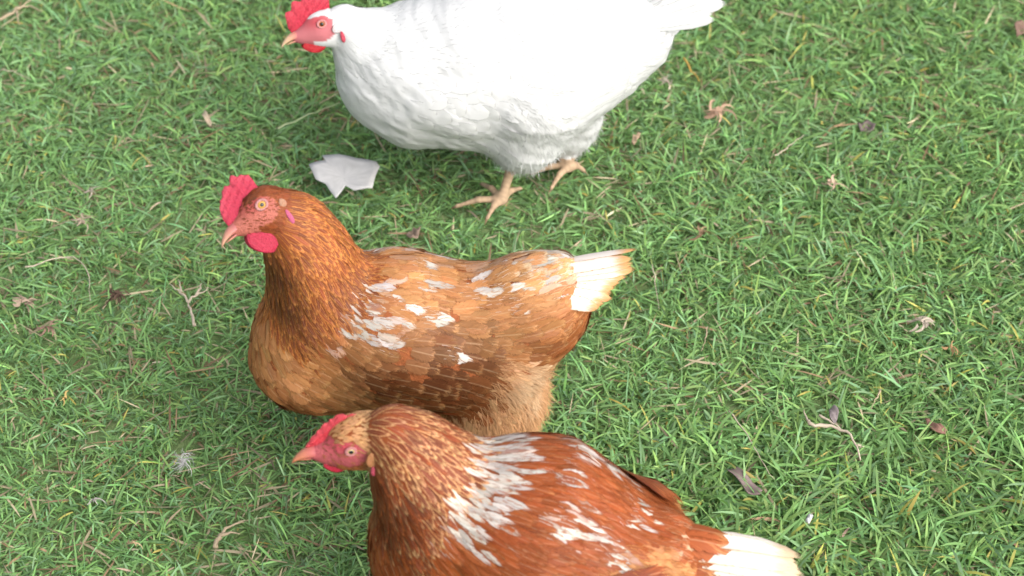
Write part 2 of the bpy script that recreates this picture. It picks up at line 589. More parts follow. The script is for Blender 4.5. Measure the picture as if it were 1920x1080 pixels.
def lay(hen, fs, p, n, t, L, Wd, shape, lift, ca, cb, jit=.15, h0=.0006, camber=.035, roll=.12):
    """lay one feather along the body surface"""
    a = RNG.normal(0, jit)
    b = np.cross(n, t)
    t = nrm(t * math.cos(a) + b * math.sin(a))
    L = L * RNG.uniform(.82, 1.18)
    lift = lift * RNG.uniform(.6, 1.5)
    P = np.empty((NR, 3)); Nn = np.empty((NR, 3))
    q = np.array(p, float); nn = n
    step = np.diff(np.concatenate([[0], ROWS]))
    for i in range(NR):
        q = q + t * (step[i] * L)
        loc, no, _, dist = hen.bvh.find_nearest(Vector(q))
        no = np.array(no); loc = np.array(loc)
        if no @ nn < .2: no = nn                                   # ran off an edge: keep going straight
        else: q = loc
        nn = nrm(nn * .5 + no * .5)
        t = nrm(t - (t @ nn) * nn)
        P[i] = q + nn * (h0 + lift * L * ROWS[i] ** 1.3)
        Nn[i] = nn
    fs.add(P, Nn, L, Wd * RNG.uniform(.85, 1.15), shape, ca, cb, camber, RNG.normal(0, roll))

def down_strands(hen, pts, length, width, colour, name, parent, base, mat, off=0.0, flat=False):
    V, F, C = [], [], []
    for p, n, t in pts:
        d = nrm(t + n * RNG.uniform(.0, .10) + RNG.normal(0, .16, 3)) if flat else nrm(t + n * RNG.uniform(.05, .5) + RNG.normal(0, .25, 3))
        p0 = p
        p = p + n * off * RNG.uniform(.6, 1.3)
        l = length * RNG.uniform(.5, 1.2)
        s = nrm(np.cross(d, n)) * width * .5
        q1 = p + d * l * .55; q2 = p + d * l - np.array([0, 0, l * .12])
        k = len(V)
        V += [p - s, p + s, q1 + s * .8, q1 - s * .8, q2]
        F.append((k, k + 1, k + 2, k + 3)); F.append((k + 3, k + 2, k + 4, k + 4))
        c = colour(p0) * RNG.uniform(.85, 1.12)
        C += [c] * 5
    F = np.array(F)
    quads = F[0::2]; tris = F[1::2][:, :3]
    return make_mesh(name, np.array(V), [quads, tris], mat, parent, base=base, attrs={'Col': np.clip(np.array(C), 0, .95)})

def head_parts(hen, root, base, comb_prof, comb_col, skin, beak_col, iris, ear, wattle_col, wattle, nteeth=6, pupil=1.75, es=1.0):
    hp = hen.hp
    comb_col, wattle_col = np.asarray(comb_col) * .43, np.asarray(wattle_col) * .43
    beak_col = [np.asarray(c) * .55 for c in beak_col]
    skin = np.asarray(skin) * .6; iris = np.asarray(iris) * .6
    ear = [e[:5] + (np.asarray(e[5]) * .55,) for e in ear]
    # --- comb: serrated blade, thick at its root, thin at its edge
    B_, O_ = comb_prof
    n = 81
    Bc = resample(B_, n) - np.array([1.0, 3.5]); Oc = resample(O_, n)
    tt = np.linspace(0, 1, n)
    ph = (tt * nteeth + .12 * np.sin(tt * 9)) % 1
    Oc = Bc + (Oc - Bc) * .92
    saw = 1 - np.abs(2 * ph - 1) ** .85
    amp = .17 * np.sin(np.clip(tt * 1.02, 0, 1) * math.pi) ** .5
    Oc = Bc + (Oc - Bc) * (1 - amp * (1 - saw) * (.75 + .5 * np.sin(tt * 23 + 1)))[:, None]
    rows = 12
    V = []
    _bump = np.random.default_rng(int(abs(hen.G[1]) * 1000)).random((64, 64))
    _bump = (_bump + np.roll(_bump, 1, 1) + np.roll(_bump, 1, 0)) / 3
    for side in (1, -1):
        for r in range(rows):
            s = r / (rows - 1)
            th = 3.4 * (1 - .72 * s) * (1 - .5 * (abs(2 * tt - 1) ** 4)) * (.3 if r == rows - 1 else 1)
            Q = Bc + (Oc - Bc) * s
            bend = -2.5 * s * s + 1.6 * np.sin(tt * 7 + 1) * s
            for i in range(n):
                V.append(hp(Q[i, 0], side * (th[i] + .9 * (_bump[r % 64, i % 64] - .5) + .7 * math.sin(Q[i, 0] * .55 + Q[i, 1] * .8 + side)) + bend[i], Q[i, 1]))
    V = np.array(V)
    F = []
    half = rows * n
    for r in range(rows - 1):
        for i in range(n - 1):
            a = r * n + i
            F.append((a, a + 1, a + n + 1, a + n)); F.append((half + a + n, half + a + n + 1, half + a + 1, half + a))
    for i in range(n - 1):
        a = (rows - 1) * n + i
        F.append((a, a + 1, half + a + 1, half + a))
    for r in range(rows - 1):
        for i in (0, n - 1):
            a = r * n + i
            F.append((a, a + n, half + a + n, half + a) if i == 0 else (a, half + a, half + a + n, a + n))
    edge = np.tile(np.repeat(np.linspace(0, 1, rows), n), 2)[:, None]
    C = np.asarray(comb_col) * (1 + .0 * edge) + edge ** 3 * np.array([.05, .025, .025])
    make_mesh("comb", V, np.array(F), M_COMB, root, base=base, attrs={'Col': C})
    # --- beak
    def beak(name, ctr, hw, hh, up, c0, c1, parent):
        th = np.linspace(0, 2 * math.pi, 14, endpoint=False)
        rings = []
        for (x, z), w, h in zip(ctr, hw, hh):
            rings.append([hp(x, w * math.cos(a), z + (h if math.sin(a) * up > 0 else h * .45) * math.sin(a)) for a in th])
        V, F = loft(rings)
        x = hen.hlocal(V)[:, 0]
        k = np.clip((x - 30) / 20, 0, 1)[:, None]
        C = np.asarray(c0) * (1 - k) + np.asarray(c1) * k
        g = np.clip((39 - x) / 8, 0, 1)[:, None] * .85
        C = C * (1 - g) + skin * .95 * g
        return make_mesh(name, V, F, M_HORN, parent, base=base, attrs={'Col': C})
    bk = beak("beak", [(24, -8), (30, -8.0), (36, -8.4), (41, -9.6), (45.5, -11.6), (49, -14), (51, -16.2)],
              [7.6, 7.6, 6.5, 5.1, 3.6, 2.1, .5], [7.8, 7.4, 6.2, 4.8, 3.4, 2.1, .6], 1, beak_col[0], beak_col[1], root)
    lower = beak("lower_beak", [(22, -12), (28, -12.0), (34, -12.2), (40, -12.9), (45, -14.1)],
         [6.0, 5.4, 4.2, 3.0, .8], [3.2, 2.8, 2.3, 1.7, .5], -1, beak_col[0], beak_col[1], root)
    for sy in (1, -1):                                              # nostril slits
        rings = []
        for s in np.linspace(-1, 1, 7):
            r = 1.0 * math.sqrt(max(0.02, 1 - s * s))
            c = (32.5 + 2.6 * s, sy * (5.9 - .35 * (s + 1)), -6.6 - .6 * s)
            rings.append([hp(c[0], c[1] + .7 * r * math.cos(a), c[2] + r * math.sin(a)) for a in np.linspace(0, 2 * math.pi, 8, endpoint=False)])
        V, F = loft(rings)
        make_mesh("nostril", V, F, M_HORN, bk, base=base, attrs={'Col': col_like(V, np.asarray(beak_col[0]) * .25)})
    # --- eyes with pupil, iris and lid ring
    for sy in (1, -1):
        ey = 15.4
        loc, no, _, _ = hen.bvh.find_nearest(Vector(hp(0, sy * 30, 0)))
        yy = abs(hen.hlocal(np.array(loc)[None])[0, 1])
        ey = yy - 1.9
        rr = [0.01, pupil * .6, pupil, pupil + .2, (pupil + 4.3) / 2, 4.1, 4.5, 5.2]
        rings = [[hp(r * es * math.cos(a), sy * (ey + math.sqrt(max(0, 5.4 ** 2 - r * r)) - 1.6), r * es * math.sin(a) * .96)
                  for a in np.linspace(0, 2 * math.pi, 24, endpoint=False)] for r in rr]
        V, F = loft(rings)
        ang = np.concatenate([np.repeat(rr, 24), [0, 5.2]])[:, None]
        C = np.where(ang < pupil + .1, np.array([.006, .005, .005]), np.asarray(iris))
        C = np.where(ang > 4.3, np.array([.05, .03, .02]), C)
        e = make_mesh("eye", V, F, M_EYE, root, base=base, attrs={'Col': C})
        th = np.linspace(0, 2 * math.pi, 28, endpoint=False)
        rings = []
        for a in th:
            lid = 4.9 * es
            rings.append([hp((lid + 1.35 * math.cos(b)) * math.cos(a) * 1.1, sy * (ey + 2.0 + 1.1 * math.sin(b)),
                             (lid + 1.35 * math.cos(b)) * math.sin(a) * .92) for b in np.linspace(0, 2 * math.pi, 8, endpoint=False)])
        R = np.array(rings); m, k = R.shape[:2]
        F = [(i * k + j, i * k + (j + 1) % k, ((i + 1) % m) * k + (j + 1) % k, ((i + 1) % m) * k + j) for i in range(m) for j in range(k)]
        V = R.reshape(-1, 3)
        make_mesh("eyelid", V, np.array(F), M_BODY, e, base=base, attrs={'Col': col_like(V, np.asarray(skin) * .75 + np.array([.10, .09, .08]))})
    # --- wattles: flat hanging lobes
    (wx, wz, wl, wd) = wattle
    for sy in (1, -1):
        rings = []
        for s in np.linspace(0, 1, 12):
            half = wl * .5 * (math.sin(math.pi * min(1, .13 + .80 * s)) ** .75) * (1 if s < 1 else .15)
            z = -wd * s
            thk = 2.2 * (1 - .5 * s) * (.3 if s == 1 else 1)
            y = sy * (5.2 + 1.8 * s - 1.0 * s * s)
            x = wx - 3.5 * s
            rings.append([hp(x + half * math.cos(a), y + thk * math.sin(a), wz + z + 1.2 * math.sin(2 * a + 3 * s)) for a in np.linspace(0, 2 * math.pi, 16, endpoint=False)])
        V, F = loft(rings)
        make_mesh("wattle", V, F, M_COMB, root, base=base, attrs={'Col': col_like(V, wattle_col)})
    # --- ear lobes
    for sy in (1, -1):
        for (nm, ex, ez, rx, rz, c) in ear:
            loc, no, _, _ = hen.bvh.find_nearest(Vector(hp(ex, sy * 30, ez)))
            yy = hen.hlocal(np.array(loc)[None])[0, 1]
            rings = []
            for s in np.linspace(-1, 1, 10):
                r = math.sqrt(max(.01, 1 - s * s))
                rings.append([hp(ex + rx * r * math.cos(a) * (1 - .2 * s), yy + sy * (.2 + (.8 if 'tuft' in nm else 1.6) * r * math.sin(a)), ez + rz * s) for a in np.linspace(0, 2 * math.pi, 14, endpoint=False)])
            V, F = loft(rings)
            make_mesh(nm, V, F, M_COMB, root, base=base, attrs={'Col': col_like(V, c)})

def tail_feathers(hen, root, base, at, ang0, ang1, n, L, Wd, ca, cb, mat, tent=.5, lat=0.0, name="tail", droop=.04, short=.45):
    """two leaves of a closed tail, fanned in the upright plane between ang0 and ang1 above the horizontal"""
    fs = FeatherSet()
    up = np.array([0, 0, 1.0])
    for sy in (1, -1):
        for i in range(n):
            f = i / max(1, n - 1)
            a = ang0 + (ang1 - ang0) * f
            d = -hen.H * math.cos(a) + up * math.sin(a)
            tn = tent + (1.25 - tent) * f * f
            side = nrm(hen.L * sy * (math.cos(tn)) + up * math.sin(tn))
            outn = nrm(side - (side @ d) * d)
            l = L * (1 - short * (1 - f) ** 1.3) * RNG.uniform(.90, 1.05)
            P0 = at + hen.L * sy * (.006 + .012 * (1 - f)) - up * .02 * (1 - f)
            P = np.stack([P0 + d * l * s - up * droop * l * s * s + hen.L * sy * .004 * (1 - f) * s + outn * .0012 * (n - i) for s in ROWS])
            fs.add(P, np.tile(outn, (NR, 1)), l, Wd * RNG.uniform(.85, 1.1), 'quill', ca(f), cb(f), camber=.08, roll=RNG.normal(0, .08))
    return fs.build(name, mat, root, base)

def flight(hen, fs, p, q, Wd, ca, cb, off=.003, out=.004, shape='long'):
    pts = [p + (q - p) * r for r in ROWS]
    P, Nn = [], []
    for r, x in zip(ROWS, pts):
        loc, no, _, _ = hen.bvh.find_nearest(Vector(x))
        P.append(np.array(loc) + np.array(no) * (off + out * r)); Nn.append(np.array(no))
    fs.add(np.array(P), nrm(np.array(Nn)), .08, Wd, shape, ca, cb, .06, RNG.normal(0, .06))


def plume_hen(hen, root, base, spec, colour, mat):
    """spec: zone -> (part name, density, length, width, shape, lift, jitter)"""
    pts = sample_surface(hen, {z: s[1] for z, s in spec.items()})
    sets = {}
    for z, s in spec.items():
        part = s[0]
        for p, n, t in pts.get(z, ()):
            lat = (p - hen.G) @ hen.L
            key = part
            if part == 'wing': key = ('wing', lat > 0)
            fs = sets.setdefault(key, FeatherSet())
            L, Wd, ca, cb, *sh = colour(p, n, z, s[2], s[3])
            lay(hen, fs, p, n, t, L, Wd, sh[0] if sh else s[4], s[5], ca, cb, s[6], h0=(.0003 if z == 'neck' else -.0007) if mat is M_WHITE else .0006, roll=.0 if mat is M_WHITE else .12)
    for p, n, t in (() if mat is M_WHITE else pts.get('bristle', ())):
        L, Wd, ca, cb = colour(p, n, 'head', .004, .0010)[:4]
        lay(hen, sets['head_feathers'], p, n, t, L, Wd, 'lance', .12, ca * .8, cb * .8, .3)
    hen.sets = sets
    return sets

def blob_field(hen, blobs):
    """marks on the plumage: (u, v, r_px, strength) found on the near side and mirrored to the far side"""
    out = []
    for (u, v, r, w) in blobs:
        d = ray(u, v)
        loc, no, idx, dist = hen.bvh.ray_cast(Vector(CAM), Vector(nrm(d)))
        if loc is None: continue
        p = np.array(loc)
        out.append((p, r * ((p - CAM) @ FWD) / FPX, w))
        lat = (p - hen.G) @ hen.L
        out.append((p - 2 * lat * hen.L, r * ((p - CAM) @ FWD) / FPX, w))
    def f(p):
        b = 0.0
        for c, r, w in out:
            d2 = ((p - c) ** 2).sum() / (r * r)
            if d2 < 4: b = max(b, w * math.exp(-(d2 * .72) ** 1.5))
        return b
    return f

def generic_foot(hen, fwd_off, lat, z=.020):
    foot = hen.G + hen.H * fwd_off + hen.L * lat + np.array([0, 0, z + .008])
    tips = []
    for a, l in ((0.0, .062), (.62, .052), (-.62, .050), (math.pi - .25, .03)):
        d = hen.H * math.cos(a) + hen.L * math.sin(a)
        tips.append(foot + d * l + np.array([0, 0, -.008]))
    return foot, tips

def rgbj(c, j=.12):
    return np.clip(np.asarray(c) * (1 + RNG.normal(0, j)) * (1 + RNG.normal(0, j * .25, 3)), 0, .92)

TOES = []            # segments where the grass is trodden down

def finish_hen(name, hen, label, skin, plume, flesh, leg_col, body_mat=None):
    base = hen.G.copy()
    root = bpy.data.objects.new(name, None)
    root.empty_display_size = .05
    COL.objects.link(root)
    root.location = base
    tag(root, label, "hen", "hens on the lawn")
    V, F, C = hen_body(hen, skin, plume, flesh, leg_col)
    make_mesh("body", V, F, body_mat or M_BODY, root, base=base, attrs={'Col': C})
    for p in hen.prims:
        if p.tag in ('toe', 'claw'): TOES.append((p.a, p.b))
    return root, base

# ---------- white hen
def white_hen():
    h = Hen((1003, 350), 0, 0.0)
    h.soft = .0042; h.facew = 1.12
    h.chain('back', [(815, 122, 126), (915, 120, 144), (1030, 105, 134), (1105, 85, 108)], .03)
    h.chain('breast', [(725, 135, 92), (775, 145, 119), (900, 158, 108)], .03)
    h.chain('tailbase', [(1130, 60, 82), (1200, 30, 46)], .03)
    h.chain('rump', [(1060, 125, 108), (1200, 74, 62)], .03)
    h.chain('neck', [(642, 42, 34), (688, 84, 54), (735, 130, 82)], .02, flow=None)
    h.chain('thigh', [(1000, 185, 100, .048), (985, 245, 74, .045), (963, 298, 25, .035)], .02)
    h.chain('thigh', [(1050, 165, 100, -.03), (1060, 235, 60, -.03), (1068, 268, 22, -.03)], .02)
    h.head((603, 45), .018, math.radians(16), math.radians(6), math.radians(6))
    # wing
    A = h.P(800, 130, .07); B = h.P(1130, 135, .06)
    for sy in (1, -1):
        lat = .079 * sy
        a = h.P(790, 122); b = h.P(1110, 108)
        for q in (a, b): pass
        a = a + h.L * lat; b = b + h.L * lat * .75
        ax0 = nrm(b - a); ax2 = nrm(np.cross(ax0, h.L)); ax1 = np.cross(ax2, ax0)
        h.prims.append(Ell((a + b) / 2 + np.array([0, 0, -.005]), [ax0, ax1, ax2], (.118, .027, .050), 'wing', .006, flow=ax0 + np.array([0, 0, -.12])))
    z = .028
    foot1 = on_level(940, 374, z + .01)
    toes1 = [on_level(u, v, z) for u, v in ((857, 386), (914, 408), (904, 345), (975, 353))]
    h.leg(h.P(963, 300, .035), foot1, toes1, .0056)
    foot2 = on_level(1066, 312, z + .008)
    toes2 = [on_level(u, v, z) for u, v in ((1000, 323), (1034, 352), (1094, 319), (1040, 305))]
    h.leg(h.P(1072, 280, -.03), foot2, toes2, .0056)
    white = np.array([.47, .47, .465])
    root, base = finish_hen("hen", h, "white hen with bright red comb and yellow legs walking behind the brown hens",
                            srgb(205, 120, 125), white, srgb(205, 50, 65), srgb(190, 162, 132), M_WBODY)
    def colour(p, n, z, L, Wd):
        c = white * RNG.uniform(.97, 1.03)
        return L, Wd, c, c * np.array([1, 1, .99])
    spec = {'head': ('head_feathers', 160000, .007, .0032, 'round', .05, .2),
            'neck': ('neck_hackle', 26000, .026, .010, 'lance', .008, .10),
            'tailbase': ('body_feathers', 9000, .036, .022, 'round', .036, .12),
            'wing': ('wing', 3200, .040, .026, 'round', .032, .08)}
    sets = plume_hen(h, root, base, spec, colour, M_WHITE)
    # flight feathers along the lower wing edge
    for sy in (True, False):
        fs = sets.setdefault(('wing', sy), FeatherSet())
        s = 1 if sy else -1
        for i in range(9):
            f = i / 8
            p = h.P(960 + 70 * f, 175 - 70 * f) + h.L * s * .085
            q = h.P(1170 + 15 * f, 150 - 75 * f) + h.L * s * .062
            flight(h, fs, p, q, .022, white, white, .0006, .0016)
    for k, fs in sets.items():
        fs.build(k if isinstance(k, str) else 'wing', M_WHITE, root, base)
    tail_feathers(h, root, base, h.P(1190, 4), math.radians(10), math.radians(42), 10, .118, .024,
                  lambda f: white, lambda f: white, M_WHITE, short=.16)
    tail_feathers(h, root, base, h.P(1165, 22), math.radians(-4), math.radians(36), 8, .078, .030,
                  lambda f: white, lambda f: white, M_WHITE, name="tail_coverts", short=.2)
    pts = sample_surface(h, {'thigh': 70000, 'rump': 50000, 'tailbase': 20000, 'breast': 26000, 'back': 20000})
    allp = [q for k in ('thigh', 'rump', 'breast', 'tailbase', 'back') for q in pts.get(k, ())]
    down_strands(h, allp, .011, .0006, lambda p: white, "down", root, base, M_DOWN)
    # comb
    prof = ([(34, -4), (24, 4), (12, 11), (-6, 15), (-14, 14)], [(38, 6), (38, 22), (26, 34), (6, 38), (-18, 27)])
    head_parts(h, root, base, prof, srgb(222, 45, 72), srgb(205, 105, 110), (srgb(225, 170, 135), srgb(240, 205, 165)),
               srgb(190, 115, 60), [("ear_lobe", -17, -9, 7.5, 6.0, srgb(238, 222, 222)), ("ear_rim", -19, -20, 2.6, 7.0, srgb(200, 70, 90))],
               srgb(212, 30, 45), (14, -16, 30, 15), 6, 2.5, .88)
    return h

# ---------- middle brown hen
RUF = srgb(146, 74, 34); RUFD = srgb(112, 50, 24); TAN = srgb(192, 142, 92); GOLD = srgb(205, 135, 68)
CREAM = srgb(206, 180, 148); WHT = np.array([.56, .51, .46]); CHEST = srgb(112, 49, 23)

def brown_hen():
    RUF = srgb(134, 74, 38)
    h = Hen((740, 620), .195, 0.0)
    h.chain('breast', [(574, 610, 82), (590, 650, 112), (700, 650, 108), (800, 655, 92)], .03)
    h.chain('back', [(640, 590, 105), (745, 612, 136), (885, 612, 104), (990, 586, 97)], .03)
    h.chain('rump', [(960, 610, 90), (1032, 566, 66)], .03)
    h.chain('tailbase', [(990, 540, 58), (1045, 512, 36)], .03)
    h.chain('neck', [(532, 400, 42), (556, 428, 56), (580, 480, 73), (600, 540, 86), (615, 590, 96)], .02)
    h.chain('thigh', [(925, 670, 92, .02), (915, 760, 84, .02), (925, 830, 34, .025)], .025)
    h.chain('thigh', [(940, 670, 80, -.03), (950, 750, 66, -.03), (960, 800, 28, -.03)], .025)
    h.head((490, 384), .018, math.radians(33), math.radians(6), math.radians(10))
    for sy in (1, -1):
        a = h.P(670, 604) + h.L * .049 * sy; b = h.P(935, 644) + h.L * .046 * sy
        ax0 = nrm(b - a); ax2 = nrm(np.cross(ax0, h.L)); ax1 = np.cross(ax2, ax0)
        h.prims.append(Ell((a + b) / 2 + np.array([0, 0, -.004]), [ax0, ax1, ax2], (.090, .031, .050), 'wing', .006, flow=ax0 + np.array([0, 0, -.18])))
    for lat, off in ((.032, -.065), (-.035, -.045)):
        foot, tips = generic_foot(h, off, lat)
        h.leg(h.G + h.H * (off - .012) + h.L * lat + np.array([0, 0, .088]), foot, tips)
    root, base = finish_hen("hen", h, "alert brown hen with upright neck and white tail between the other two hens",
                            srgb(198, 114, 98), RUF, srgb(200, 70, 72), srgb(200, 160, 100))
    blob = blob_field(h, [(700, 545, 45, .5), (735, 590, 50, .48), (650, 600, 45, .5), (690, 610, 40, .55), (625, 650, 25, .5),
                          (790, 495, 22, .8), (800, 595, 22, .8), (840, 660, 18, .9), (760, 540, 50, .35),
                          (900, 545, 60, .5), (950, 560, 50, .5), (930, 520, 60, .45), (1010, 520, 60, .5), (680, 560, 40, .7), (720, 640, 30, .5), (1060, 505, 40, .8)])
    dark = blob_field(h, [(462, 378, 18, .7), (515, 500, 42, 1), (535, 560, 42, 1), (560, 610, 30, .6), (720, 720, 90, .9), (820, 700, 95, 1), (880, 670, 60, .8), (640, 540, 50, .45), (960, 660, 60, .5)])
    pale = blob_field(h, [(520, 660, 80, .7), (600, 720, 70, .5), (985, 730, 45, 1.0), (960, 770, 40, .6), (720, 500, 60, .6), (900, 560, 120, .7), (980, 540, 90, .8), (760, 640, 60, .6), (760, 520, 80, .75), (1040, 540, 60, .7), (680, 640, 55, .6), (830, 520, 70, .6), (1000, 600, 60, .5), (560, 700, 50, .5)])
    white_th = blob_field(h, [(985, 725, 36, 1.0), (1000, 745, 26, .9)])
    def colour(p, n, z, L, Wd):
        L, Wd, c, e = plain(p, n, z, L, Wd)
        m = 0.0 if z == 'head' else blob(p) * 1.48 * RNG.random() ** .38
        m = min(1.0, max(0.0, m - .52) * 12.0)
        if m > .5: Wd *= .68; L *= .92
        w = rgbj(WHT, .08) * RNG.uniform(.62, 1)
        k = min(1.0, m * RNG.uniform(.0, .7))
        return (L, Wd, c * (1 - m) + w * m, e * (1 - k) + w * k) + (('lance',) if m > .5 else ())
    def plain(p, n, z, L, Wd):
        r = RNG.random()
        d, q = dark(p), pale(p)
        if z == 'neck' or z == 'head':
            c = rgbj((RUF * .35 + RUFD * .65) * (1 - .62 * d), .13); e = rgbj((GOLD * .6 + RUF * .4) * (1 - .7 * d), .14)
            if z == 'head': e = c * 1.1
            return L, Wd, c, e
        if z == 'thigh':
            w = min(.8, white_th(p) * RNG.uniform(.4, 1))
            c = rgbj(RUF * .22 + TAN * .53 + CREAM * .25, .1); c = c * (1 - w) + CREAM * w
            return L, Wd, c, c
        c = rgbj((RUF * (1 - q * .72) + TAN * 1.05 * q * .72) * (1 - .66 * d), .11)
        g = RNG.uniform(.2, 1.0); e = c * 1.08 * (1 - g) + rgbj(TAN * .7 + RUF * .3, .15) * (1 - .42 * d) * g
        if z == 'tailbase': c, e = rgbj(TAN * .8 + RUF * .2, .1), rgbj(CREAM, .08)
        return L, Wd, c, e
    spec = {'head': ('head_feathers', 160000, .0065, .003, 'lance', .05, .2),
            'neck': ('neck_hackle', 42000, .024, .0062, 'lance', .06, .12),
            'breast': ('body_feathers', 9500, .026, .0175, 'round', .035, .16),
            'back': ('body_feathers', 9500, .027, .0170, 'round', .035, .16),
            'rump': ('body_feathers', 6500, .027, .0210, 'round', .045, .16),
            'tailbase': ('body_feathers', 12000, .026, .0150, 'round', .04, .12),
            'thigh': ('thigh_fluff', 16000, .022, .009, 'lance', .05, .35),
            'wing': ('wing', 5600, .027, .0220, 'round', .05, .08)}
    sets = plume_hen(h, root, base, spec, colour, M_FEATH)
    for k, fs in sets.items():
        fs.build(k if isinstance(k, str) else 'wing', M_HACKLE if k in ('neck_hackle', 'head_feathers') else M_FEATH, root, base)
    tail_feathers(h, root, base, h.P(1028, 503), math.radians(-8), math.radians(15), 10, .088, .0165,
                  lambda f: rgbj(WHT * 1.15, .03), lambda f: rgbj(TAN * 1.05, .06), M_TAIL)
    tail_feathers(h, root, base, h.P(1016, 508), math.radians(-22), math.radians(14), 8, .056, .017,
                  lambda f: rgbj(TAN * .85 + RUF * .1, .1), lambda f: rgbj(CREAM * .9, .1), M_FEATH, name="tail_coverts", short=.25)
    bz = {'breast': 40000, 'back': 45000, 'wing': 22000, 'rump': 26000, 'tailbase': 40000}
    bp = [q + (z,) for z, lst in sample_surface(h, bz).items() if z in bz for q in lst]
    zone_at = {tuple(np.round(q[0], 6)): q[3] for q in bp}
    def barb_col(p):
        c, e = colour(p, None, zone_at.get(tuple(np.round(p, 6)), 'back'), .02, .01)[2:4]
        return c * .55 + e * .55
    down_strands(h, [(q[0], q[1], q[2]) for q in bp], .011, .00055, barb_col, "loose_barbs", root, base, M_DOWN, .0019, True)
    pts = sample_surface(h, {'thigh': 260000})
    def dc(p):
        w = white_th(p)
        w = min(.8, w * RNG.uniform(.4, 1)); c = (RUF * .24 + TAN * .51 + CREAM * .25) * (1 - w) + CREAM * 1.05 * w
        return c
    down_strands(h, pts['thigh'], .017, .0007, dc, "down", root, base, M_DOWN)
    prof = ([(35, -5), (26, 3), (14, 10), (0, 16), (-8, 15)], [(36, 8), (33, 20), (22, 32), (6, 40), (-8, 30)])
    head_parts(h, root, base, prof, srgb(218, 52, 85), srgb(190, 105, 105), (srgb(205, 130, 120), srgb(225, 170, 140)),
               srgb(205, 160, 85), [("ear_lobe", -17, -24, 2.6, 8.5, srgb(205, 95, 130)), ("ear_tuft", -18, -9, 3.6, 4.6, srgb(190, 140, 112))],
               srgb(214, 50, 82), (15, -14.5, 30, 30), 5)
    return h

